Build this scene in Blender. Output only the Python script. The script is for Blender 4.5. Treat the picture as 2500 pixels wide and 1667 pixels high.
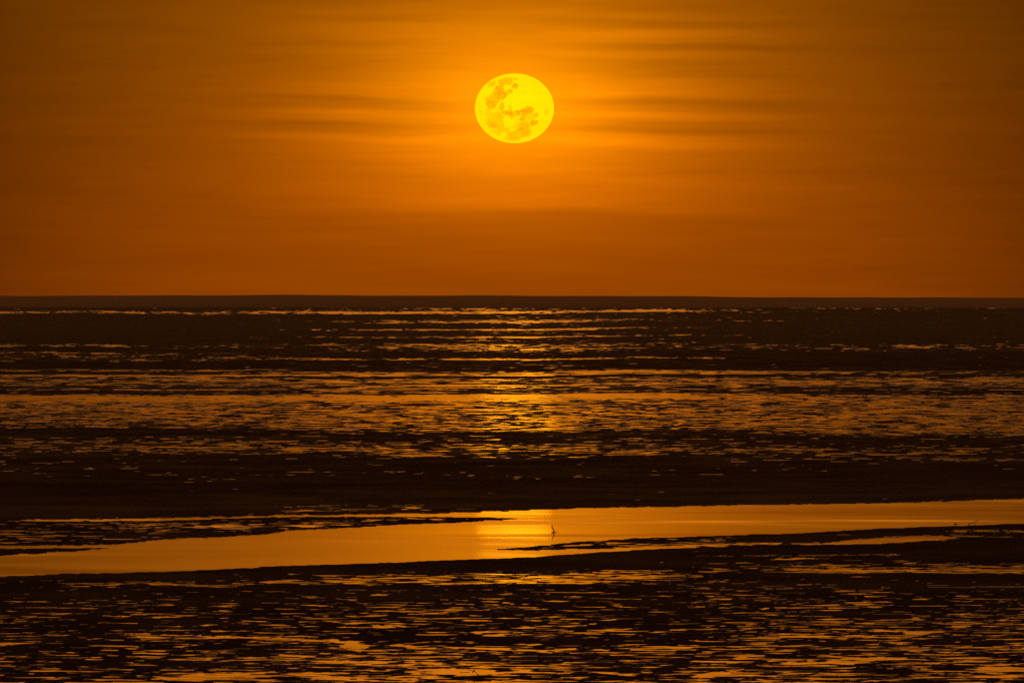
import bpy, bmesh, math
import numpy as np
from mathutils import Vector

# ------------------------------------------------------------------ clear
for o in list(bpy.data.objects):
    bpy.data.objects.remove(o)
sc = bpy.context.scene
C = sc.collection

# ------------------------------------------------------------------ camera
H = 11.0                                   # eye height above the tidal flat
HFOV = math.radians(10.0)                  # telephoto
F = 1250.0 / math.tan(HFOV / 2)            # focal length for a 2500 wide picture
HORIZON = 725.0                            # horizon row in that picture


def ground(px, py):
    """point of the flat seen at photo position (px, py)"""
    D = H * F / (py - HORIZON)
    return Vector(((px - 1250.0) * D / F, D, 0.0))


cam_d = bpy.data.cameras.new('camera')
cam_d.sensor_width = 36.0
cam_d.lens = 18.0 / math.tan(HFOV / 2)
cam_d.shift_y = -(833.5 - HORIZON) / 2500.0
cam_d.clip_start = 1.0
cam_d.clip_end = 200000.0
cam = bpy.data.objects.new('camera', cam_d)
cam.location = (0, 0, H)
cam.rotation_euler = (math.radians(90), 0, 0)
C.objects.link(cam)
sc.camera = cam

sc.view_settings.view_transform = 'Standard'
sc.view_settings.look = 'None'
sc.view_settings.exposure = 0.0
sc.view_settings.gamma = 1.0
sc.view_settings.use_curve_mapping = False
sc.cycles.use_denoising = False
sc.cycles.max_bounces = 5
sc.cycles.sample_clamp_indirect = 4.0

# ------------------------------------------------------------------ world
world = bpy.data.worlds.new('World')
sc.world = world
world.use_nodes = True
nt = world.node_tree
nt.nodes.clear()
PXD = math.degrees(1.0 / F)                # degrees per photo pixel
MOON_AZ = (1256 - 1250) * PXD
MOON_EL = (HORIZON - 265) * PXD


class G:
    """little helper to write node maths as expressions"""

    def __init__(self, tree, sock):
        self.t, self.s = tree, sock

    def op(self, kind, *a, clamp=False):
        n = self.t.nodes.new('ShaderNodeMath')
        n.operation = kind
        n.use_clamp = clamp
        for i, v in enumerate((self,) + a):
            if isinstance(v, G):
                self.t.links.new(v.s, n.inputs[i])
            else:
                n.inputs[i].default_value = v
        return G(self.t, n.outputs[0])

    def __add__(self, o): return self.op('ADD', o)
    __radd__ = __add__
    def __sub__(self, o): return self.op('SUBTRACT', o)
    def __mul__(self, o): return self.op('MULTIPLY', o)
    __rmul__ = __mul__
    def __truediv__(self, o): return self.op('DIVIDE', o)
    def __pow__(self, o): return self.op('POWER', o)
    def abs(self): return self.op('ABSOLUTE')
    def exp(self): return self.op('EXPONENT')
    def clamp(self): return self.op('ADD', 0.0, clamp=True)

    def smooth(self, a, b, lo=0.0, hi=1.0):
        n = self.t.nodes.new('ShaderNodeMapRange')
        n.interpolation_type = 'SMOOTHSTEP'
        self.t.links.new(self.s, n.inputs[0])
        for i, v in enumerate((a, b, lo, hi)):
            n.inputs[i + 1].default_value = v
        return G(self.t, n.outputs[0])


def combine(t, x, y, z):
    n = t.nodes.new('ShaderNodeCombineXYZ')
    for i, v in enumerate((x, y, z)):
        if isinstance(v, G):
            t.links.new(v.s, n.inputs[i])
        else:
            n.inputs[i].default_value = v
    return n.outputs[0]


def noise(t, vec, scale=1.0, detail=3.0, rough=0.5):
    n = t.nodes.new('ShaderNodeTexNoise')
    n.inputs['Scale'].default_value = scale
    n.inputs['Detail'].default_value = detail
    n.inputs['Roughness'].default_value = rough
    t.links.new(vec, n.inputs['Vector'])
    return G(t, n.outputs[0])


def ramp(t, fac, stops):
    n = t.nodes.new('ShaderNodeValToRGB')
    n.color_ramp.interpolation = 'EASE'
    el = n.color_ramp.elements
    while len(el) < len(stops):
        el.new(0.5)
    for e, (p, v) in zip(el, stops):
        e.position = p
        e.color = (v, v, v, 1)
    t.links.new(fac.s, n.inputs[0])
    return G(t, n.outputs[0])


tc = nt.nodes.new('ShaderNodeTexCoord')
sp = nt.nodes.new('ShaderNodeSeparateXYZ')
nt.links.new(tc.outputs['Generated'], sp.inputs[0])
gx, gy, gz = (G(nt, sp.outputs[i]) for i in range(3))
az = gx.op('ARCTAN2', gy) * math.degrees(1)
el = gz.op('ARCSINE') * math.degrees(1)
dx = (az - MOON_AZ) / PXD                  # offsets from the moon, in units of 0.004 degree
dy = (el - MOON_EL) / PXD                  # up is positive
adx = dx.abs()

# soft base: brighter towards the moon's bearing, dying away sideways
side = ((adx / 1330.0) ** 4.0 * -1.0).exp()
wide = ((adx / 620.0) ** 2.0 * -1.0).exp()
low = dy.smooth(-500, 350, 1.0, 0.72)
base = (side * 0.25 + 0.06) * low + wide * dy.smooth(-440, -240, 0.0, 0.07)
# glow round the moon
r2 = ((dx / 330.0) ** 2.0 + (dy / dy.smooth(-60, 60, 195.0, 200.0)) ** 2.0)
glow = (r2 ** 0.75 * -1.1).exp() * 0.66
r3 = ((dx / 760.0) ** 2.0 + (dy / 330.0) ** 2.0)
halo = (r3 * -1.0).exp() * 0.115

# drawn-out cloud streaks: two profiles over elevation, left and right of the moon
wob = noise(nt, combine(nt, az * 0.55, el * 1.2, 3.1), 1.0, 2.0) - 0.5
ys_l = (dy * -1.0 + 265.0 - (dx + 450.0) * 0.030 + wob * 44.0)       # photo row at 450 left of the moon
ys_r = (dy * -1.0 + 265.0 - (dx - 450.0) * 0.022 + wob * 44.0)


def prof(rows):
    return [(max(0.0, min(1.0, r / 600.0)), v) for r, v in rows]


pl = ramp(nt, ys_l / 600.0, prof([(0, .40), (22, .62), (45, .40), (66, .75), (84, .72), (104, .42), (124, .66), (150, .44),
          (178, .52), (205, .74), (222, .70), (240, .14), (256, .25), (274, .95), (288, .75), (302, .22), (316, .45), (334, .98),
          (352, .62), (385, .50), (420, .55), (460, .6), (495, .58), (520, .5), (560, .5)]))
pr = ramp(nt, ys_r / 600.0, prof([(0, .45), (22, .30), (40, .55), (58, .25), (84, .92), (100, .66), (114, .22), (134, .66),
          (160, .25), (185, .35), (215, .74), (236, .82), (256, .12), (272, .45), (288, .93), (304, .40), (320, .06), (334, .70),
          (348, .95), (372, .52), (410, .44), (450, .6), (490, .58), (515, .46), (560, .5)]))
lr = dx.smooth(-130, 130)
prf = pl * (lr * -1.0 + 1.0) + pr * lr
fine = noise(nt, combine(nt, az * 0.34, el * 5.0 + az * 0.10, 0.0), 1.0, 5.0, 0.55) - 0.5
fine2 = noise(nt, combine(nt, az * 0.9, el * 16.0 - az * 0.5, 5.0), 1.0, 3.0, 0.5) - 0.5
env = ((adx + fine * 600.0 - 390.0) / 270.0) ** 2.0
env = (env * -1.0).exp() * dy.smooth(-330, -120) + 0.06
mul = (prf - 0.5) * env * 0.52 + fine * 0.36 + fine2 * 0.17 + 1.0
# a soft cloud edge under the glow
shelf_w = noise(nt, combine(nt, az * 0.35, 0.0, 8.0), 1.0, 3.0) - 0.5
shelf = (dy + wob * 20.0 + shelf_w * 46.0 + dx * 0.012).smooth(-262, -238) * (((adx / 520.0) ** 2.0) * -1.0).exp()
inten = (base + glow + halo) * mul * (shelf * 0.30 + 0.90)

# hue: redder low down, yellower above and near the moon
gr = dy.smooth(-460, 380, 0.185, 0.252) + glow * 0.115
# higher sky: pale tan dusk above the band, then dim overhead and behind
far = adx.smooth(2500, 16000, 1.0, 0.12)
up_i = dy.smooth(255, 520) * dy.smooth(1300, 7000, 1.0, 0.06) * far * 0.72
pale = dy.smooth(900, 3600)
R = inten + up_i
Gc = inten * gr + up_i * (pale * 0.17 + 0.26)
B = inten * 0.0005 + up_i * (pale * 0.16 + 0.010)
fade = gz.smooth(-0.02, 0.0, 0.3, 1.0)
R, Gc, B = R * fade, Gc * fade, B * fade
col = nt.nodes.new('ShaderNodeCombineColor')
for i, v in enumerate((R, Gc, B)):
    nt.links.new(v.op('MAXIMUM', 0.0).s, col.inputs[i])
bg = nt.nodes.new('ShaderNodeBackground')
bg.inputs['Strength'].default_value = 1.0
nt.links.new(col.outputs[0], bg.inputs['Color'])
wo = nt.nodes.new('ShaderNodeOutputWorld')
nt.links.new(bg.outputs[0], wo.inputs['Surface'])
world.cycles.sampling_method = 'MANUAL'
world.cycles.sample_map_resolution = 4096


# the moon's light: one very weak, warm sun lamp from the moon's place in the sky, as wide as the moon
sun_d = bpy.data.lights.new('moonlight', 'SUN')
sun_d.energy = 2.0e-4
sun_d.color = (1.0, 0.46, 0.01)
sun_d.angle = math.radians(0.73)
sun = bpy.data.objects.new('moonlight', sun_d)
toward = Vector((math.tan(math.radians(MOON_AZ)), 1.0, math.tan(math.radians(MOON_EL))))
sun.rotation_euler = toward.to_track_quat('Z', 'Y').to_euler()
C.objects.link(sun)


# ------------------------------------------------------------------ helpers
def mesh_obj(name, verts, faces, mat, parent=None, smooth=True):
    me = bpy.data.meshes.new(name)
    me.from_pydata([tuple(v) for v in verts], [], faces)
    me.update()
    if smooth:
        me.polygons.foreach_set('use_smooth', [True] * len(me.polygons))
    me.materials.append(mat)
    o = bpy.data.objects.new(name, me)
    C.objects.link(o)
    if parent:
        o.parent = parent
    return o


def grid_obj(name, V, mat):
    """V: rows x cols x 3 array -> one quad sheet"""
    nr, nc = V.shape[:2]
    me = bpy.data.meshes.new(name)
    me.vertices.add(nr * nc)
    me.vertices.foreach_set('co', V.reshape(-1).astype(np.float32))
    idx = np.arange(nr * nc, dtype=np.int32).reshape(nr, nc)
    q = np.stack([idx[:-1, :-1], idx[:-1, 1:], idx[1:, 1:], idx[1:, :-1]], -1).reshape(-1, 4)
    n = len(q)
    me.loops.add(n * 4)
    me.loops.foreach_set('vertex_index', q.reshape(-1))
    me.polygons.add(n)
    me.polygons.foreach_set('loop_start', np.arange(0, n * 4, 4, dtype=np.int32))
    me.polygons.foreach_set('use_smooth', np.ones(n, dtype=bool))
    me.update(calc_edges=True)
    me.materials.append(mat)
    o = bpy.data.objects.new(name, me)
    C.objects.link(o)
    return o


def tag(o, label=None, cat=None, kind=None, group=None):
    if label:
        o['label'] = label
    if cat:
        o['category'] = cat
    if kind:
        o['kind'] = kind
    if group:
        o['group'] = group
    return o


def empty(name, loc):
    o = bpy.data.objects.new(name, None)
    o.location = loc
    C.objects.link(o)
    return o


def tube(points, radii, sides=8):
    """bent tapering rod through the points, closed at both ends"""
    P = [Vector(p) for p in points]
    vs, fs = [], []
    for i, p in enumerate(P):
        d = (P[min(i + 1, len(P) - 1)] - P[max(i - 1, 0)]).normalized()
        a = d.cross(Vector((0.13, 1.0, 0.21))).normalized()
        b = d.cross(a).normalized()
        for k in range(sides):
            t = 2 * math.pi * k / sides
            w = radii[i] * (1.0 + 0.13 * math.sin(3.1 * i + 2.3 * k))
            vs.append(p + a * math.cos(t) * w + b * math.sin(t) * w)
    for i in range(len(P) - 1):
        for k in range(sides):
            k2 = (k + 1) % sides
            fs.append((i * sides + k, i * sides + k2, (i + 1) * sides + k2, (i + 1) * sides + k))
    fs.append(tuple(range(sides))[::-1])
    fs.append(tuple((len(P) - 1) * sides + k for k in range(sides)))
    return vs, fs


def smooth_path(pts, n=4):
    """Catmull-Rom through the points"""
    P = [Vector(p) for p in pts]
    out = []
    for i in range(len(P) - 1):
        p0, p1, p2, p3 = P[max(i - 1, 0)], P[i], P[i + 1], P[min(i + 2, len(P) - 1)]
        for k in range(n):
            t = k / n
            out.append(0.5 * ((2 * p1) + (p2 - p0) * t + (2 * p0 - 5 * p1 + 4 * p2 - p3) * t * t
                              + (3 * p1 - p0 - 3 * p2 + p3) * t ** 3))
    out.append(P[-1])
    return out


def hash2(ix, iy, seed):
    h = (ix.astype(np.uint32) * np.uint32(374761393) + iy.astype(np.uint32) * np.uint32(668265263)
         + np.uint32(seed) * np.uint32(2246822519))
    h = (h ^ (h >> np.uint32(13))) * np.uint32(1274126177)
    h = h ^ (h >> np.uint32(16))
    return h.astype(np.float32) * np.float32(2 * math.pi / 4294967296.0)


def perlin(u, v, seed):
    iu, iv = np.floor(u), np.floor(v)
    fu, fv = (u - iu).astype(np.float32), (v - iv).astype(np.float32)
    iu, iv = iu.astype(np.int64), iv.astype(np.int64)
    su = fu * fu * fu * (fu * (fu * 6 - 15) + 10)
    sv = fv * fv * fv * (fv * (fv * 6 - 15) + 10)

    def g(a, b):
        t = hash2(iu + a, iv + b, seed)
        return np.cos(t) * (fu - a) + np.sin(t) * (fv - b)
    x0 = g(0, 0) * (1 - su) + g(1, 0) * su
    x1 = g(0, 1) * (1 - su) + g(1, 1) * su
    return x0 * (1 - sv) + x1 * sv


def fbm(u, v, seed, octs=4, gain=0.5):
    s, a, tot = 0.0, 1.0, 0.0
    for k in range(octs):
        s = s + a * perlin(u * 2 ** k + 17.3 * k, v * 2 ** k + 9.1 * k, seed + k)
        tot += a * a
        a *= gain
    return s / (0.25 * math.sqrt(tot))        # about unit spread


def ss(a, b, x):
    t = np.clip((x - a) / (b - a), 0, 1)
    return t * t * (3 - 2 * t)


# ------------------------------------------------------------------ materials
def new_mat(name):
    m = bpy.data.materials.new(name)
    m.use_nodes = True
    t = m.node_tree
    b = next(n for n in t.nodes if n.type == 'BSDF_PRINCIPLED')
    return m, t, b


mud, t, b = new_mat('wet_mud')
geo = t.nodes.new('ShaderNodeNewGeometry')
n1 = noise(t, geo.outputs['Position'], 1.7, 5.0, 0.6)
n2 = noise(t, geo.outputs['Position'], 0.11, 4.0, 0.55)
mx = t.nodes.new('ShaderNodeMix')
mx.data_type = 'RGBA'
t.links.new((n1 * 0.5 + n2 * 0.5).smooth(0.35, 0.65).s, mx.inputs['Factor'])
mx.inputs['A'].default_value = (0.010, 0.006, 0.0045, 1)
mx.inputs['B'].default_value = (0.020, 0.012, 0.009, 1)
t.links.new(mx.outputs['Result'], b.inputs['Base Color'])
da = t.nodes.new('ShaderNodeAttribute')
da.attribute_name = 'damp'                  # how close the mud lies to the water table
damp = G(t, da.outputs['Fac'])
t.links.new((n2.smooth(0.3, 0.7, 0.60, 0.75) - damp * 0.38).s, b.inputs['Roughness'])
t.links.new((damp * 0.30 + 0.002).s, b.inputs['Specular IOR Level'])
bp = t.nodes.new('ShaderNodeBump')
bp.inputs['Strength'].default_value = 0.5
bp.inputs['Distance'].default_value = 0.03
t.links.new(noise(t, geo.outputs['Position'], 9.0, 4.0, 0.6).s, bp.inputs['Height'])
t.links.new(bp.outputs[0], b.inputs['Normal'])


def water_mat(name, r_lo, r_hi, stretch, wave, wave_h, wave_detail, swell):
    m, t, b = new_mat(name)
    geo = t.nodes.new('ShaderNodeNewGeometry')
    s = t.nodes.new('ShaderNodeSeparateXYZ')
    t.links.new(geo.outputs['Position'], s.inputs[0])
    x, y = G(t, s.outputs[0]), G(t, s.outputs[1])
    w = noise(t, combine(t, x * stretch[0], y * stretch[1], 0.0), 1.0, 5.0, 0.55)
    b.inputs['Base Color'].default_value = (0.022, 0.017, 0.012, 1)
    wv = noise(t, combine(t, x * wave[0], y * wave[1], 7.0), 1.0, wave_detail, 0.55)
    bp = t.nodes.new('ShaderNodeBump')
    bp.inputs['Strength'].default_value = 1.0
    bp.inputs['Distance'].default_value = wave_h
    bend = noise(t, combine(t, x * 0.05, y * 0.02, 11.0), 1.0, 2.0) - 0.5
    wv2 = noise(t, combine(t, x * swell[0], y * swell[1] - x * swell[3] + bend * swell[4], 2.0), 1.0, 3.0, 0.5)
    patch = noise(t, combine(t, x * 0.030, y * 0.035 + x * 0.004, 5.0), 1.0, 2.0).smooth(0.40, 0.66, swell[5], 1.0)
    wv2 = wv2 * patch
    wv = wv * patch
    t.links.new((wv + wv2 * swell[2]).s, bp.inputs['Height'])
    t.links.new(bp.outputs[0], b.inputs['Normal'])
    b.inputs['IOR'].default_value = 1.36
    b.inputs['Specular IOR Level'].default_value = 0.5
    t.links.new((w.smooth(0.36, 0.64, r_lo, r_hi) + ((y / 300.0).op('MAXIMUM', 1.0).op('LOGARITHM', 7.0) * 0.085).op('MINIMUM', 0.09)).s, b.inputs['Roughness'])
    return m


river_mat = water_mat('river_water', 0.075, 0.10, (0.035, 0.11), (0.05, 0.15), 0.046, 2.0, (0.014, 0.060, 2.6, 0.004, 1.4, 0.10))
pool_mat = water_mat('pool_water', 0.052, 0.082, (0.3, 0.1), (0.35, 0.30), 0.024, 4.0, (0.15, 0.050, 3.0, 0.0, 0.4, 0.8))

# ------------------------------------------------------------------ the flat: where it is dry and where it is wet
cols = np.concatenate([np.linspace(-14000, -420, 70), np.arange(-400, 2900, 2.7), np.linspace(2920, 16500, 70)])
rows = np.concatenate([np.linspace(735, 750.5, 14), np.arange(751.5, 1740, 1.2), np.linspace(1750, 2000, 60),
                       np.geomspace(2020, 9000, 50)])
PX, PY = np.meshgrid(cols, rows)
D = H * F / (PY - HORIZON)
X = (PX - 1250.0) * D / F

# two scales of hummocks; they grow with distance the way the flat coarsens towards the low-water line
SX = 1.15 * (D / 170.0) ** 0.80
SYpx = np.interp(PY, [750, 850, 960, 1060, 1250, 1450, 1667, 3000], [1.4, 1.5, 1.5, 1.5, 1.7, 2.2, 3.1, 9.0])
vv = np.interp(rows, rows, np.concatenate([[0], np.cumsum(np.diff(rows) / SYpx[1:, 0])]))
V_ = np.repeat(vv[:, None], len(cols), 1)
U_ = X / SX
warp = fbm(U_ * 0.35, V_ * 0.35, 41, 2) * 0.35
n_f = fbm(U_ * 0.9 + warp, V_ + warp * 0.6, 7, 3, 0.5)
n_p = fbm(U_ * 0.16 + 3.0, V_ * 0.13 + 5.0, 23, 3, 0.55)
n_fine = fbm(U_ * 2.2, V_ * 1.5, 77, 3, 0.5)
flats = ss(955, 970, PY) * ss(1070, 1050, PY)
N = 0.90 * n_f + (0.34 - 0.16 * flats) * n_p + (0.32 + 0.18 * flats) * n_fine
broken = fbm(U_ * 3.2, V_ * 2.0, 131, 2, 0.6)            # small broken pools far out
N = N + 0.45 * broken * ss(930, 860, PY)
N = N / N[50:-60, 70:-70].std()


def curve(pts):
    p = np.array(pts, float)
    return np.interp(PX, p[:, 0], p[:, 1])


DRY, WET = -3.3, 3.4
# wetness profile of the open flat (position of the waterline against the hummocks), per bearing
prof_c = [(735, -2.2), (751, -1.6), (753, -.3), (756, -.7), (760, -.4), (762, 1.6), (766, 1.6), (768, -1.9), (773, -1.0), (776, -.6),
          (779, -1.8), (783, .6), (786, 1.3), (789, .6), (791, -1.4), (794, -1.0), (796, -2.0), (803, -1.8), (804.5, 1.2), (807, 1.2),
          (808.5, -1.6), (817, -1.2), (821, -1.6), (822.5, 1.3), (825, 1.0), (826, -1.7), (832, -1.2), (838, -1.8), (841, .4),
          (846, .1), (853, .3), (860, -.6), (863, -1.9), (875, -1.8), (877, 1.2), (880, 1.0), (881, -1.7), (888, -1.2), (895, -.6),
          (900, -1.8), (907, -1.5), (910, .9), (918, 1.2), (919.5, -2.2), (923, -2.0), (925, .1), (935, .4), (937, -1.0), (940, .8),
          (944, .6), (945.5, -1.2), (948, .6), (950, -.8), (953, .2), (956, -.9), (959, .3), (961.5, -1.5), (964, 1.2), (967, 1.4),
          (976, 1.5), (981, .45), (1000, .35), (1025, .45), (1050, .25), (1056, -.7), (1060, -2.5), (1063, -2.2), (1066, -.6),
          (1069, -1.7), (1078, -1.2), (1084, -.75), (1092, -.35), (1104, -.30), (1113, -.8), (1120, -2.4), (1140, -2.3), (1152, -1.55),
          (1166, -1.55), (1172, -3.0), (1236, -3.2), (1300, -3.2), (1390, -2.5), (1396, -.8), (1402, .2), (1415, .2), (1422, .3), (1430, -1.0),
          (1434, -2.3), (1437, -1.1), (1450, -.8), (1457, -1.35), (1472, -1.1), (1482, -.55), (1500, -.75), (1520, -.40), (1545, -.40),
          (1562, -.85), (1580, -.35), (1600, -.30), (1625, -.10), (1650, -.10), (1680, -.05), (2200, -.3), (9000, -.3)]
prof_l = [(735, -2.2), (751, -2.2), (758, -1.8), (761, .8), (765, .6), (768, -2.4), (800, -2.2), (803, -1.0), (806, -2.2), (838, -1.6),
          (842, .1), (848, .1), (850, -1.6), (859, -1.6), (862, .7), (864, .7), (866, -.6), (870, .2), (876, .5), (882, -.4), (886, -2.0), (900, -1.9),
          (903, .5), (905, .2), (908, -2.0), (914, -1.2), (915.5, 1.0), (918.5, .8), (920, -.6), (926, .1), (938, -.3), (945, -.8), (949, -1.5), (951, .9),
          (953, -1.6), (962, -1.7), (966, 1.1), (975, 1.2), (983, .6), (1010, .3), (1036, .15), (1040, -.5), (1046, -.1),
          (1051, -2.4), (1065, -2.2), (1072, -1.0), (1082, -.7), (1095, -.55), (1106, -.9), (1112, -2.3), (1128, -1.6), (1150, -1.55),
          (1166, -1.9), (1172, -3.0), (1255, -3.2), (1395, -3.0), (1414, -2.2), (1420, -.6), (1432, -.7), (1440, -1.9), (1456, -1.9), (1463, -.9),
          (1480, -.75), (1510, -.85), (1535, -.8), (1560, -.75), (1590, -.75), (1612, -.45), (1650, -.35), (1680, -.2), (2200, -.3), (9000, -.3)]
prof_r = [(735, -2.2), (750, -1.9), (753, .2), (755, -1.4), (775, -1.8), (778, .2), (780, -1.6), (787, -1.0), (789, .1), (791, -2.0),
          (820, -1.7), (823, -.5), (825, -2.0), (838, -1.4), (842, -.1), (850, .2), (856, -.2), (861, -2.0), (880, -1.9), (903, -1.9), (908, -.2),
          (913, -.4), (917, -1.6), (925, -.5), (930, .45), (942, .2), (948, -1.0), (955, -1.7), (963, -1.5), (967, .5), (970, -1.0),
          (975, .3), (985, .45), (1010, .40), (1040, .35), (1056, .2), (1066, -1.0), (1072, -2.1), (1084, -1.6), (1096, -.95), (1110, -.95),
          (1128, -1.15), (1134, -2.2), (1160, -2.1), (1172, -3.0), (1215, -3.3), (1350, -3.2), (1368, -1.9), (1376, -.4), (1384, -.2),
          (1391, .9), (1396, .0), (1401, -2.3), (1408, -1.8), (1420, -1.25), (1445, -1.2), (1456, -.85), (1475, -.7), (1490, -.95), (1505, -.5),
          (1530, -.35), (1560, -.45), (1580, -.15), (1600, -.40), (1620, .05), (1650, -.15), (1680, -.05), (2200, -.3), (9000, -.3)]


def profile(p, shift):
    p = np.array(p, float)
    return np.interp(PY + shift, p[:, 0], p[:, 1])


lowf = perlin(PX / 420.0, PY / 90.0, 301) * 3.2 + perlin(PX / 150.0, PY / 40.0, 302) * 1.2
lowf = lowf * np.interp(PY, [750, 800, 960, 1060, 1400, 1667], [0.25, .6, 1.2, 3.0, 2.5, 3.5])
# the near puddle belt follows the slanting bank
bank = curve([(-2000, 1500), (0, 1408), (150, 1401), (450, 1394), (700, 1381), (900, 1375), (1100, 1367), (1160, 1365), (1300, 1360),
              (1400, 1352), (1500, 1346), (1600, 1340), (1700, 1337), (1850, 1333), (2010, 1331), (2108, 1329), (2223, 1323),
              (2320, 1318), (2500, 1312), (4500, 1250)])
near_shift = -(bank - np.interp(PX, [0, 1250, 2500], [1408, 1362, 1312])) * 0.7 * ss(1500, 1400, PY)
tilt_l = (PX - 300) * -0.004
Pl = profile(prof_l, lowf + near_shift)
Pc = profile(prof_c, lowf + near_shift)
Pr = profile(prof_r, lowf + near_shift)
wl, wr = ss(1000, 350, PX), ss(1450, 2050, PX)
T = Pc * (1 - wl) * (1 - wr) + Pl * wl + Pr * wr
# a thinning of the far lines away from the middle
T = T - 0.5 * ss(1300, 2500, PX) * ss(860, 760, PY) - np.interp(PY, [750, 900, 960, 970, 980, 1050, 1065, 1400, 1600, 1800], [1.1, .8, .5, .2, .80, .70, .45, .38, .46, .4])

T = T + 0.35 * ss(140, 60, np.abs(PX - 1256)) * ss(900, 860, PY)  # wetter ground put under the moon to strengthen its reflection column
T = T - 0.9 * ss(100, 330, np.abs(PX - 1256) + 60 * perlin(PX / 90.0, PY / 7.0, 91)) * ss(766, 772, PY) * ss(906, 890, PY)  # ground dried beside the column so the moon's reflection stands out
edge = n_fine * 1.2 + perlin(PX / 60.0, PY / 9.0, 88) * 2.0           # ragged shore, in photo pixels


def water_between(top, bot, soft=1.6, rag=1.0, depth=WET):
    """wet where top < row < bot"""
    global T
    a = ss(-soft, soft, PY - top - edge * rag) * ss(-soft, soft, bot - PY + edge * rag)
    T = T * (1 - a) + depth * a


def mud_between(top, bot, t, soft=1.6, rag=1.0):
    global T
    a = ss(-soft, soft, PY - top - edge * rag) * ss(-soft, soft, bot - PY + edge * rag)
    T = T * (1 - a) + t * a


# dry shoulder on both sides of the river
r_top = curve([(-2000, 1272), (0, 1266), (450, 1262), (700, 1257), (1090, 1252), (1253, 1246), (1350, 1243), (1423, 1240), (1700, 1235), (1840, 1233),
               (2180, 1228), (2500, 1217), (4500, 1160)])
mud_between(r_top - 70, bank + 11 + perlin(PX / 120.0, PY * 0, 5) * 3.0, DRY, 3.0, 0.8)
# faint wet film above the upper shore, left of the middle
film = ss(500, 750, PX) * ss(1230, 1000, PX)
mud_between(r_top - 22, r_top - 4, -3.3 + 2.55 * film, 4.0, 1.5)
# the river itself
river_top = curve([(-2000, 1420), (0, 1332), (200, 1331), (300, 1327), (400, 1316), (500, 1312), (650, 1304), (700, 1295), (800, 1291), (900, 1285),
                   (1000, 1280), (1090, 1277), (1200, 1270), (1290, 1266.5), (1291, 1245), (1350, 1243), (1423, 1240), (1700, 1235),
                   (1840, 1233), (2180, 1228), (2500, 1217), (4500, 1160)])
river_bot = curve([(-2000, 1500), (0, 1408), (150, 1401), (450, 1394), (700, 1381), (900, 1375), (1100, 1367), (1160, 1365), (1300, 1360),
                   (1400, 1352), (1500, 1346), (1600, 1340), (1700, 1337), (1701, 1309), (1713, 1309), (1951, 1302), (2138, 1291), (2308, 1285), (2500, 1278),
                   (4500, 1210)])
water_between(river_top, river_bot, 1.1, 0.35)
# side channel on the far side, behind the long spit
ch_top = curve([(-2000, 1275), (0, 1269), (250, 1266), (450, 1263), (700, 1257), (1090, 1252), (1253, 1246), (1300, 1245), (1301, 1290)])
ch_bot = curve([(-2000, 1276), (0, 1273), (250, 1274), (450, 1270), (700, 1262), (1000, 1261.5), (1100, 1262), (1290, 1266), (1300, 1275), (1301, 1270)])
ch_d = np.interp(PX, [0, 200, 450, 700, 1000, 1200], [.4, .9, 1.0, 1.2, 1.9, 3.4])
water_between(ch_top, ch_bot, 1.6, 0.7, ch_d)
# long spit with puddles on its back, and its ragged tip
sp_top = curve([(-2000, 1280), (0, 1280), (450, 1273), (700, 1266), (1000, 1265), (1290, 1266.5)])
sp_bot = curve([(-2000, 1410), (0, 1327), (250, 1324), (400, 1311), (650, 1297), (800, 1286), (1000, 1275), (1200, 1268), (1290, 1266.5)])
mud_between(sp_top, sp_bot, curve([(0, -.95), (500, -1.0), (900, -.95), (1100, -1.0), (1230, -.7), (1290, -.3)]), 2.0, 1.2)
# small dark spit at the left edge with the thin arm of water behind it
ls_t = curve([(-2000, 1425), (0, 1339), (200, 1338), (290, 1336.5), (300, 1380)])
ls_b = curve([(-2000, 1450), (0, 1356), (100, 1350), (290, 1337), (300, 1330)])
mud_between(ls_t, ls_b, DRY, 1.0, 0.6)
# right-hand spit between the river and the inlet
rs_t = curve([(1205, 1341), (1216, 1340), (1300, 1334), (1360, 1327), (1450, 1320), (1550, 1314), (1700, 1309.5), (1951, 1302), (2138, 1291), (2308, 1285), (2500, 1278), (4500, 1210)])
rs_b = curve([(1205, 1338), (1216, 1342), (1300, 1343), (1400, 1342), (1500, 1338), (1600, 1335), (1700, 1330), (1853, 1327), (2002, 1327), (2116, 1314), (2223, 1308), (2320, 1308),
              (2500, 1312), (4500, 1250)])
mid = ss(0, 6, PY - rs_t) * ss(1260, 1330, PX) * ss(2000, 1750, PX)
mud_between(rs_t, rs_b, DRY + mid * 2.55, 1.2, 0.5)
# thin glints where the inlet runs out, and the long pool
water_between(curve([(1690, 1400), (1700, 1329), (1853, 1325), (2002, 1325), (2010, 1400)]), curve([(1690, 1300), (1700, 1337), (1853, 1330), (2002, 1330), (2010, 1300)]), 1.6, 0.8, 0.7)
mud_between(curve([(2200, 1312), (2300, 1303), (2600, 1303)]), curve([(2200, 1312), (2300, 1320), (2600, 1320)]), -1.25, 2.0, 1.0)
pool_t = curve([(1990, 1400), (2000, 1327), (2050, 1321), (2116, 1314), (2223, 1308), (2290, 1308), (2320, 1310), (2345, 1313), (2352, 1400)])
pool_b = curve([(1990, 1300), (2000, 1329), (2108, 1329), (2223, 1323), (2290, 1318), (2320, 1315), (2345, 1313), (2352, 1300)])
water_between(pool_t, pool_b, 1.2, 0.45)
water_between(curve([(2280, 1400), (2290, 1296), (2350, 1294), (2500, 1295), (2700, 1290)]), curve([(2280, 1200), (2290, 1297), (2350, 1298), (2500, 1299), (2700, 1294)]), 1.2, 0.8, 1.2)
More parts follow.
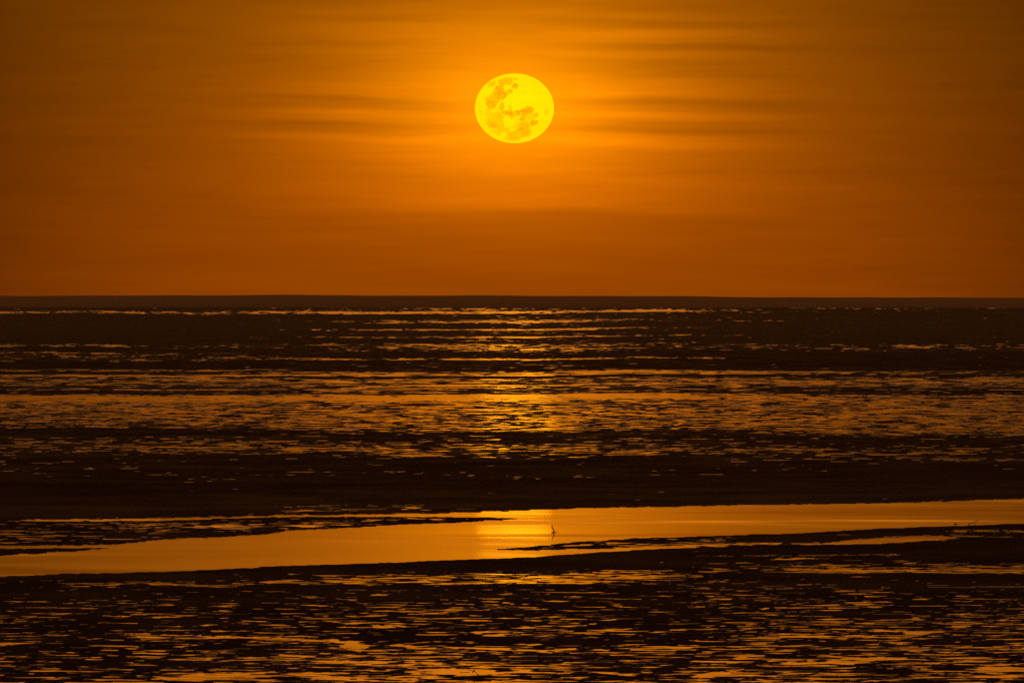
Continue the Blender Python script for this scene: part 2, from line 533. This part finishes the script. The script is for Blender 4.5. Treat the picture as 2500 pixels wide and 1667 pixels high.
# crescent pool on the right of the near belt
water_between(curve([(1690, 1500), (1700, 1356), (1900, 1355), (2200, 1353), (2210, 1500)]), curve([(1690, 1300), (1700, 1358), (1900, 1357), (2200, 1355), (2210, 1300)]), 1.0, 0.4, 1.3)
# named ponds and runnels of the foreground


def pond(top, bot):
    tp, bt = np.array(top[1:-1], float), np.array(bot[1:-1], float)
    x0, x1 = top[0][0], top[-1][0]
    yt, yb = np.interp(PX, tp[:, 0], tp[:, 1]), np.interp(PX, bt[:, 0], bt[:, 1])
    reach = min(90.0, (x1 - x0) * 0.4)
    k = np.clip(ss(x0 - 10, x0 + reach, PX) * ss(x1 + 10, x1 - reach, PX), 0, 1)
    m, hw = (yt + yb) / 2, np.maximum((yb - yt) / 2, 0.2)
    hw = hw * (0.35 + 0.65 * k) - (k <= 0) * 50.0 - (1 - k) * 0.8
    water_between(m - hw, m + hw, 1.5, 1.0, 0.85)


for top, bot in (
        ([(1845, 1800), (1870, 1364), (1930, 1360), (1985, 1359), (2015, 1800)], [(1845, 1300), (1870, 1365), (1930, 1367), (1985, 1365), (2015, 1300)]),
        ([(250, 1800), (262, 1546), (700, 1555), (860, 1564), (900, 1574), (905, 1800)], [(250, 1500), (262, 1549), (700, 1560), (830, 1568), (905, 1578), (906, 1500)]),
        ([(840, 1800), (848, 1566), (905, 1572), (906, 1800)], [(840, 1500), (850, 1589), (880, 1592), (906, 1576), (907, 1500)]),
        ([(320, 1800), (325, 1548), (360, 1545), (392, 1552), (396, 1800)], [(320, 1500), (325, 1551), (345, 1560), (392, 1561), (396, 1500)]),
        ([(825, 1800), (835, 1528), (900, 1526), (1015, 1529), (1025, 1800)], [(825, 1500), (835, 1533), (930, 1534), (1015, 1531), (1025, 1500)]),
        ([(390, 1800), (400, 1655), (460, 1644), (640, 1640), (900, 1642), (905, 1800)], [(390, 1500), (400, 1662), (520, 1660), (640, 1652), (900, 1646), (905, 1500)]),
        ([(760, 1800), (780, 1612), (900, 1610), (910, 1800)], [(760, 1500), (780, 1620), (900, 1618), (910, 1500)]),
        ([(1000, 1800), (1005, 1633), (1060, 1631), (1200, 1632), (1240, 1642), (1245, 1800)], [(1000, 1500), (1005, 1636), (1110, 1648.5), (1200, 1648), (1240, 1644), (1245, 1500)]),
        ([(1100, 1800), (1110, 1665), (1300, 1658), (1400, 1656), (1405, 1800)], [(1100, 1500), (1110, 1668), (1300, 1664), (1400, 1658), (1405, 1500)]),
        ([(1795, 1800), (1810, 1556), (1950, 1549), (2100, 1549), (2230, 1555), (2240, 1800)], [(1795, 1500), (1810, 1559), (1950, 1556), (2100, 1553), (2230, 1557), (2240, 1500)]),
        ([(1880, 1800), (1890, 1620), (2000, 1614), (2060, 1606), (2140, 1603), (2220, 1606), (2230, 1800)], [(1880, 1500), (1890, 1623), (2000, 1621), (2060, 1614), (2140, 1612), (2220, 1608), (2230, 1500)]),
        ([(1690, 1800), (1700, 1645), (1760, 1637), (1800, 1640), (1805, 1800)], [(1690, 1500), (1700, 1655), (1760, 1651), (1800, 1642), (1805, 1500)]),
        ([(2080, 1800), (2100, 1536), (2250, 1540), (2390, 1538), (2400, 1800)], [(2080, 1500), (2100, 1539), (2250, 1546), (2390, 1541), (2400, 1500)]),
        ([(2330, 1800), (2345, 1633), (2420, 1622), (2600, 1628), (2620, 1800)], [(2330, 1500), (2345, 1638), (2420, 1644), (2600, 1640), (2620, 1500)])):
    pond(top, bot)

A = np.interp(D, [0, 150, 300, 700, 3000], [0.013, 0.013, 0.015, 0.03, 0.10])
# hummocks are flat-topped: deep holes and tall peaks are squashed
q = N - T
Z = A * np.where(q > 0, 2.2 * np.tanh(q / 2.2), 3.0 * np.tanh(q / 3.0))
Vt = np.stack([X, D, Z], -1)[:, ::-1]
flat = grid_obj('mudflat', Vt, mud)
far_damp = 0.02 * ss(700, 2200, D)
dw = np.interp(D, [0, 230, 330, 700], [.16, .18, .38, .75])
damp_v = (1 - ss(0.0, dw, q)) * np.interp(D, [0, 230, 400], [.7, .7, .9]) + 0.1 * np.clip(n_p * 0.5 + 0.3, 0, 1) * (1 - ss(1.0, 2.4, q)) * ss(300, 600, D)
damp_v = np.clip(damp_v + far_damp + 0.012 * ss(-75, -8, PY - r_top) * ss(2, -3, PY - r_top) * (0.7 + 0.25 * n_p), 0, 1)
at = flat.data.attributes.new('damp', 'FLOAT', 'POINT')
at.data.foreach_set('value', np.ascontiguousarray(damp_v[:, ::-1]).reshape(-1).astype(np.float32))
tag(flat, 'dark wet tidal mudflat broken by puddles around a smooth river', None, 'structure')
del flat['label']

# ------------------------------------------------------------------ water: the river and the shallow water either side of it
up_c = [(-14000, 1300), (-2000, 1262), (0, 1250), (700, 1240), (1250, 1235), (1700, 1224), (2500, 1208), (4500, 1150), (16500, 1100)]
lo_c = [(-14000, 1560), (-2000, 1507), (0, 1414), (450, 1400), (700, 1388), (1160, 1371), (1300, 1366), (1500, 1353), (1700, 1345), (2000, 1338), (2230, 1331), (2500, 1319),
        (4500, 1256), (16500, 1200)]
xs = np.concatenate([np.linspace(-14000, -100, 15), np.linspace(0, 2500, 60), np.linspace(2600, 16500, 15)])


def line_pts(c):
    c = np.array(c, float)
    out = []
    for x in xs:
        p = ground(x, float(np.interp(x, c[:, 0], c[:, 1])))
        out.append((p.x, p.y, 0.0))
    return np.array(out)


U, L = line_pts(up_c), line_pts(lo_c)
farE = np.stack([np.linspace(-40000, 40000, len(xs)), np.full(len(xs), 60000.0), np.zeros(len(xs))], -1)
nearE = np.stack([np.linspace(-900, 900, len(xs)), np.full(len(xs), -200.0), np.zeros(len(xs))], -1)
o = grid_obj('river', np.stack([U, L])[:, ::-1], river_mat)
tag(o, kind='structure')
o = grid_obj('shallow_water', np.stack([L, nearE])[:, ::-1], pool_mat)
tag(o, kind='structure')
o = grid_obj('shallow_water', np.stack([farE, U])[:, ::-1], pool_mat)
tag(o, kind='structure')
for o in C.objects:
    if o.type == 'MESH' and o.name.startswith(('river', 'shallow')) and o.data.polygons[0].normal.z < 0:
        o.data.flip_normals()
if flat.data.polygons[0].normal.z < 0:
    flat.data.flip_normals()

# ------------------------------------------------------------------ low coast on the horizon
coast_mat, t, b = new_mat('coast_scrub')
geo = t.nodes.new('ShaderNodeNewGeometry')
nn = noise(t, geo.outputs['Position'], 0.012, 5.0, 0.6)
mx = t.nodes.new('ShaderNodeMix')
mx.data_type = 'RGBA'
t.links.new(nn.smooth(0.35, 0.65).s, mx.inputs['Factor'])
mx.inputs['A'].default_value = (0.12, 0.062, 0.032, 1)
mx.inputs['B'].default_value = (0.18, 0.095, 0.048, 1)
t.links.new(mx.outputs['Result'], b.inputs['Base Color'])
b.inputs['Roughness'].default_value = 0.7
b.inputs['Specular IOR Level'].default_value = 0.16
D0 = H * F / (751.5 - HORIZON)
cpx = np.linspace(-9000, 11500, 900)
crest_px = np.interp(cpx, [-9000, -500, 0, 300, 500, 700, 900, 1050, 1150, 1300, 1500, 1700, 1800, 2100, 2500, 3000, 11500],
                     [722, 721.5, 722, 721.5, 721, 719.5, 721.5, 722, 721, 722.2, 722.5, 723, 725.5, 726, 726.5, 727, 725])
crest_px = crest_px + perlin(cpx / 160.0, cpx * 0, 12) * 1.2 + perlin(cpx / 30.0, cpx * 0, 13) * 0.4
prof_h = [(-.02, -.15), (0, .0), (.05, .16), (.12, .34), (.25, .58), (.45, .82), (.7, .96), (1.0, 1.0), (1.6, .7), (2.4, -.1)]
Vc = np.zeros((len(prof_h), len(cpx), 3))
for i, (dd, hh) in enumerate(prof_h):
    dist = D0 + 900.0 * dd + perlin(cpx / 240.0, cpx * 0 + .5, 15) * 40
    dtop = D0 + 900.0
    ztop = (HORIZON - crest_px) * dtop / F + H
    Vc[i, :, 0] = (cpx - 1250) * dist / F
    Vc[i, :, 1] = dist
    Vc[i, :, 2] = hh * ztop
o = grid_obj('coastal_hills', Vc, coast_mat)
if o.data.polygons[0].normal.z < 0:
    o.data.flip_normals()
tag(o, kind='structure')

# ------------------------------------------------------------------ the moon
MD = 60000.0
mc = Vector(((1256 - 1250) * MD / F, MD, H + (HORIZON - 265) * MD / F))
mrx, mrz = 96.5 * MD / F, 85.0 * MD / F
nu, nv = 200, 260
th = np.linspace(0, math.pi, nu)
ph = np.linspace(0, 2 * math.pi, nv, endpoint=False)
TH, PH = np.meshgrid(th, ph, indexing='ij')
# pole points at the viewer, so the visible face is finely and evenly divided
ux, uz, uy = np.sin(TH) * np.cos(PH), np.sin(TH) * np.sin(PH), -np.cos(TH)
rough = 1.0 + 0.0022 * perlin(np.cos(PH) * 9 + 40, np.sin(PH) * 9 + 40, 61) + 0.0016 * perlin(np.cos(PH) * 25 + 90, np.sin(PH) * 25 + 90, 62)
mv = np.stack([ux * mrx * rough, uy * mrx, uz * mrz * rough], -1).reshape(-1, 3)
fs = []
for i in range(nu - 1):
    for j in range(nv):
        j2 = (j + 1) % nv
        fs.append((i * nv + j, i * nv + j2, (i + 1) * nv + j2, (i + 1) * nv + j))
# dark seas: (x, y, half width, half height, turn in degrees, darkness), measured on the disc
seas = [(840, 480, 58, 40, -28, .62), (1025, 455, 92, 48, -4, .8), (1160, 520, 44, 36, 0, .85), (1172, 415, 28, 16, 0, .55),
        (945, 560, 62, 50, 0, 1.), (960, 640, 92, 66, -8, 1.), (1080, 588, 42, 20, -12, .8), (840, 740, 76, 90, 0, .85),
        (740, 690, 16, 22, 0, .35), (975, 805, 32, 56, 8, .8), (1020, 885, 42, 32, 0, .95), (1072, 890, 74, 34, 0, 1.05),
        (1092, 830, 22, 38, 0, .7), (1112, 925, 42, 42, 0, .65), (1210, 882, 50, 32, -30, 1.), (1315, 862, 92, 58, -8, 1.05),
        (1260, 950, 42, 50, 0, .9), (1440, 910, 44, 28, 0, .75), (1410, 1015, 54, 40, -20, .9), (1590, 880, 32, 52, 15, .38),
        (1515, 980, 12, 16, 0, .5), (1575, 985, 9, 13, 0, .45), (850, 900, 100, 95, 0, .38), (945, 930, 38, 54, 0, .7),
        (868, 1040, 95, 48, 15, .72), (960, 1010, 54, 92, 0, .45), (1290, 1085, 74, 84, 0, .75), (1200, 1172, 165, 66, -10, .66),
        (1300, 1158, 62, 36, -25, .8), (1010, 1120, 115, 54, 20, .45), (900, 1150, 62, 26, 30, .32), (1140, 1232, 115, 26, 0, .5),
        (1332, 1210, 18, 7, 0, .5), (1280, 612, 58, 18, 25, .16), (1430, 450, 62, 14, 30, .12), (1475, 612, 50, 24, 0, .16),
        (695, 900, 14, 70, -10, .25), (1180, 980, 30, 22, 0, .4), (740, 972, 9, 9, 0, .5), (820, 1140, 22, 10, 20, .4),
        (890, 980, 120, 110, 20, .50), (1240, 1100, 120, 90, -20, .55), (1130, 905, 110, 30, 0, .6), (900, 660, 70, 110, 20, .7), (985, 500, 50, 60, 30, .6), (1360, 940, 80, 60, 10, .5), (1190, 800, 14, 10, 0, .1), (665, 800, 10, 50, 0, .12)]
bright = [(1062, 1010, 62, 52, 0, .75), (1140, 1106, 52, 22, -8, .6), (1012, 1166, 30, 16, 0, .6), (940, 775, 14, 20, 0, .6), (1310, 960, 22, 12, 0, .4),
          (1030, 545, 26, 30, 0, .4), (870, 850, 40, 14, -10, .35)]
zx = 1150 + ux * 540
zy = 808 - uz * 477
wx = zx + 9 * fbm(zx / 60, zy / 60, 71, 4, .6)
wy = zy + 9 * fbm(zx / 60 + 50, zy / 60 + 9, 72, 4, .6)


def blob(lst):
    m = np.zeros_like(zx)
    for (cx, cy, a, bb, ang, s) in lst:
        c, s_ = math.cos(math.radians(ang)), math.sin(math.radians(ang))
        lx, ly = (wx - cx) * c + (wy - cy) * s_, -(wx - cx) * s_ + (wy - cy) * c
        d = np.sqrt((lx / a) ** 2 + (ly / bb) ** 2)
        m = np.maximum(m, s * (1 - ss(.72, 1.36, d)))
    return m


dark = np.clip(blob(seas) - blob(bright), 0, 1.1)
dark = dark * (0.90 + 0.12 * fbm(zx / 40, zy / 40, 74, 3)) + 0.03 * np.clip(fbm(zx / 90, zy / 90, 75, 4), 0, 2)
dark = np.clip(dark, 0, 1.1)
dark = np.where(uy > 0, 0.2, dark)
moon_mat = bpy.data.materials.new('moon_surface')
moon_mat.use_nodes = True
t = moon_mat.node_tree
t.nodes.clear()
at = t.nodes.new('ShaderNodeAttribute')
at.attribute_name = 'sea'
mx = t.nodes.new('ShaderNodeMix')
mx.data_type = 'RGBA'
mx.clamp_factor = False
t.links.new(at.outputs['Fac'], mx.inputs['Factor'])
mx.inputs['A'].default_value = (1.3, 0.43, 0.0, 1)
mx.inputs['B'].default_value = (0.9, 0.03, 0.0, 1)
em = t.nodes.new('ShaderNodeEmission')
t.links.new(mx.outputs['Result'], em.inputs['Color'])
# see-through to let the moonlight lamp pass; the disc's glow adds to the sky
gm = t.nodes.new('ShaderNodeNewGeometry')
front = G(t, gm.outputs['Backfacing']) * -1.0 + 1.0
t.links.new(front.s, em.inputs['Strength'])
tr = t.nodes.new('ShaderNodeBsdfTransparent')
ad = t.nodes.new('ShaderNodeAddShader')
t.links.new(em.outputs[0], ad.inputs[0])
t.links.new(tr.outputs[0], ad.inputs[1])
ou = t.nodes.new('ShaderNodeOutputMaterial')
t.links.new(ad.outputs[0], ou.inputs['Surface'])
moon = mesh_obj('moon', mv, fs, moon_mat)
moon.location = mc
if moon.data.polygons[len(fs) // 8].normal.dot(moon.data.polygons[len(fs) // 8].center) < 0:
    moon.data.flip_normals()
a = moon.data.attributes.new('sea', 'FLOAT', 'POINT')
a.data.foreach_set('value', dark.reshape(-1).astype(np.float32))
tag(moon, 'big yellow full moon with orange patches, glowing above the horizon', 'moon')

# ------------------------------------------------------------------ driftwood, stake and bird
wood, t, b = new_mat('dark_driftwood')
geo = t.nodes.new('ShaderNodeNewGeometry')
nn = noise(t, geo.outputs['Position'], 30.0, 4.0, 0.6)
mx = t.nodes.new('ShaderNodeMix')
mx.data_type = 'RGBA'
t.links.new(nn.smooth(0.35, 0.65).s, mx.inputs['Factor'])
mx.inputs['A'].default_value = (0.025, 0.018, 0.012, 1)
mx.inputs['B'].default_value = (0.06, 0.045, 0.03, 1)
t.links.new(mx.outputs['Result'], b.inputs['Base Color'])
b.inputs['Roughness'].default_value = 0.8
b.inputs['Specular IOR Level'].default_value = 0.2


def ground_z(px, py):
    """height of the flat (or the water on it) at a photo position"""
    i = int(np.argmin(np.abs(rows - py)))
    j = int(np.argmin(np.abs(cols - px)))
    return max(0.0, float(Z[i, j]))


def rod(name, root, s, pts, r0, r1, n=4, sides=8):
    """pts: (right, up, away) in photo pixels at the thing's distance; radii likewise"""
    P = smooth_path([(x * s, y * s, z * s) for (x, z, y) in pts], n)
    k = len(P)
    rr = [(r0 + (r1 - r0) * i / (k - 1)) * s for i in range(k)]
    vs, f = tube(P, rr, sides)
    return mesh_obj(name, vs, f, wood, root)


def scale_at(py):
    return H / (py - HORIZON)


# stick standing in the river
g = ground(1352.5, 1299)
s = scale_at(1299)
st = empty('driftwood_stick', g)
tag(st, 'crooked thin stick standing upright in the smooth river below the moon', 'stick')
rod('stem', st, s, [(.6, -9, 0), (.2, 0, 0), (-.1, 2.4, .2), (-.6, 4.8, .4), (-1.6, 7.3, .2), (-3.6, 9.8, 0), (-4.7, 12.5, 0), (-4.6, 15.5, -.2), (-4.1, 18.6, -.2)], 1.6, 1.0)
rod('twig', st, s, [(-.3, .6, 0), (-2.2, 1.3, -1), (-4.2, 1.0, -2), (-6.2, 1.9, -2)], .75, .4)
rod('twig', st, s, [(-3.0, .1, -1.4), (-4.2, 1.3, -2), (-5.2, .5, -1), (-6.0, -.4, 0)], .7, .4)
rod('twig', st, s, [(.3, .5, 0), (3.2, .35, 3), (7.5, .15, 6), (11.0, -.1, 8)], .55, .25)

# branch on the far bank at the right
by = 1280.5
s = scale_at(by)
g = ground(2376, by)
g.z = ground_z(2376, by + 2)
br = empty('driftwood_branch', g)
tag(br, 'forked bare branch lying on the river bank beside the small bird', 'branch')
z0 = 1282.0
cv = lambda q: [((a_ / 23.52 + 2310) - 2376, z0 - (1255 + b_ / 23.52), 0.4 * k_) for k_, (a_, b_) in enumerate(q)]
rod('trunk', br, s, cv([(1370, 655), (1310, 600), (1300, 572), (1400, 540), (1550, 532), (1605, 505), (1645, 458), (1730, 430)]), .75, .55)
rod('twig', br, s, cv([(1725, 432), (1800, 392), (1870, 350), (1925, 332), (1965, 345), (1985, 380)]), .5, .3)
rod('twig', br, s, cv([(1725, 430), (1790, 440), (1840, 478), (1868, 530), (1868, 600)]), .45, .3)
rod('root', br, s, cv([(1585, 520), (1630, 560), (1680, 612), (1700, 650)]), .75, .5)
rod('root', br, s, cv([(1300, 580), (1275, 575), (1260, 590)]), .5, .3)

# leaning stick in the foreground puddle
by = 1649.5
s = scale_at(by)
g = ground(1168.8, by)
g.z = ground_z(1168.8, by)
fs_ = empty('driftwood_stake', g)
tag(fs_, 'leaning dark stick with a knobby top over a foreground puddle', 'stick')
rod('stem', fs_, s, [(1.6, -3, -1), (.2, 0, 0), (-3.2, 3.4, .4), (-7.0, 7.2, .8), (-11, 11.2, 1)], 1.15, .6)
kn = rod('knot', fs_, s, [(-16, 7.6, 1), (-14.2, 8.8, 1), (-12.2, 10.4, 1), (-10.9, 12.2, 1), (-10.3, 13.2, 1)], 1.1, 1.5, 3)
rod('twig', fs_, s, [(-11.2, 12.2, 1), (-10.8, 15, 1), (-10.2, 18.2, .8)], .95, .5)
rod('twig', fs_, s, [(-12, 11, 1), (-16, 12.4, 2), (-21, 12.8, 3), (-27, 13.6, 5)], .8, .3)

# curled twig beside it
by = 1648.5
s = scale_at(by)
g = ground(1196, by)
g.z = ground_z(1196, by)
ct = empty('curled_twig', g)
tag(ct, 'tiny curled twig arching out of the puddle right of the leaning stick', 'twig')
rod('stem', ct, s, [(-5, -1, 0), (-4.6, 1.8, 0), (-3.2, 3.4, 0), (-1.2, 3.9, .5), (1.6, 3.6, 1), (4.0, 2.6, 1), (5.2, .6, 1), (5.6, -1, 1)], .5, .4)
rod('twig', ct, s, [(-2.0, 3.7, .3), (-.6, 2.2, 0), (.2, .8, 0), (.2, -1, 0)], .45, .3)

# thin stake on the left
by = 1481
s = scale_at(by)
g = ground(368.3, by)
g.z = ground_z(368.3, by)
sk = empty('thin_stake', g)
tag(sk, 'thin upright stake in the dark mud at the left, nearer than the river', 'stake')
rod('stem', sk, s, [(0, -8, 0), (0, 0, 0), (.3, 10, 0), (.1, 21, 0), (.5, 31, 0)], .95, .6)
rod('splinter', sk, s, [(.3, 29.5, 0), (1.0, 31.5, 0), (1.5, 33, 0)], .4, .2)

# small bird on the bank
feather, t, b = new_mat('dark_feathers')
geo = t.nodes.new('ShaderNodeNewGeometry')
nn = noise(t, geo.outputs['Position'], 60.0, 3.0, 0.6)
mx = t.nodes.new('ShaderNodeMix')
mx.data_type = 'RGBA'
t.links.new(nn.smooth(0.35, 0.65).s, mx.inputs['Factor'])
mx.inputs['A'].default_value = (0.035, 0.026, 0.02, 1)
mx.inputs['B'].default_value = (0.07, 0.055, 0.042, 1)
t.links.new(mx.outputs['Result'], b.inputs['Base Color'])
b.inputs['Roughness'].default_value = 0.9
by = 1284.0
s = scale_at(by)
g = ground(2333.5, by)
g.z = ground_z(2333.5, by + 1)
bird = empty('bird', g)
tag(bird, 'small dark shorebird standing on the river bank left of the forked branch', 'bird')


def lathe_path(path, sides=14):
    """rounded body along a bent spine: (x, z, half height, half width)"""
    vs, f = [], []
    for i, (x, z, hh, ww) in enumerate(path):
        a0, a1 = path[max(i - 1, 0)], path[min(i + 1, len(path) - 1)]
        d = Vector((a1[0] - a0[0], 0, a1[1] - a0[1])).normalized()
        nrm = Vector((-d.z, 0, d.x))
        for k in range(sides):
            t_ = 2 * math.pi * k / sides
            vs.append((Vector((x, 0, z)) + nrm * hh * math.cos(t_) + Vector((0, ww * math.sin(t_), 0))) * s)
    for i in range(len(path) - 1):
        for k in range(sides):
            k2 = (k + 1) % sides
            f.append((i * sides + k, i * sides + k2, (i + 1) * sides + k2, (i + 1) * sides + k))
    f.append(tuple(range(sides))[::-1])
    f.append(tuple((len(path) - 1) * sides + k for k in range(sides)))
    return vs, f


# spine from the tail (right) through the back to the crown and the base of the bill (left)
vs, f = lathe_path([(6.6, 2.3, .12, .3), (5.0, 2.55, .4, .7), (3.2, 2.75, 1.0, 1.2), (1.4, 2.85, 1.5, 1.6), (-.4, 3.0, 1.75, 1.7), (-1.9, 3.45, 1.55, 1.5),
                    (-2.7, 4.3, 1.2, 1.1), (-3.0, 5.1, 1.0, .95), (-3.5, 5.65, .95, .9), (-4.2, 5.6, .7, .7), (-4.6, 5.45, .3, .3)])
mesh_obj('body', vs, f, feather, bird)
rod('bill', bird, s, [(-4.4, 5.5, 0), (-5.2, 5.3, 0), (-6.2, 5.0, 0)], .28, .1)
for sd in (-.7, .7):
    rod('leg', bird, s, [(-.1, 1.9, sd), (.2, .9, sd), (-.1, 0, sd), (-.9, -.05, sd)], .28, .2, 3)
vs, f = lathe_path([(4.6, 2.9, .1, .1), (3.2, 3.2, .55, .25), (1.0, 3.5, .9, .35), (-.8, 3.6, .6, .2), (-1.2, 3.6, .1, .1)], 10)
for sd in (-1.25, 1.25):
    w = mesh_obj('wing', [(v[0], v[1] + sd * s, v[2]) for v in vs], f, feather, bird)
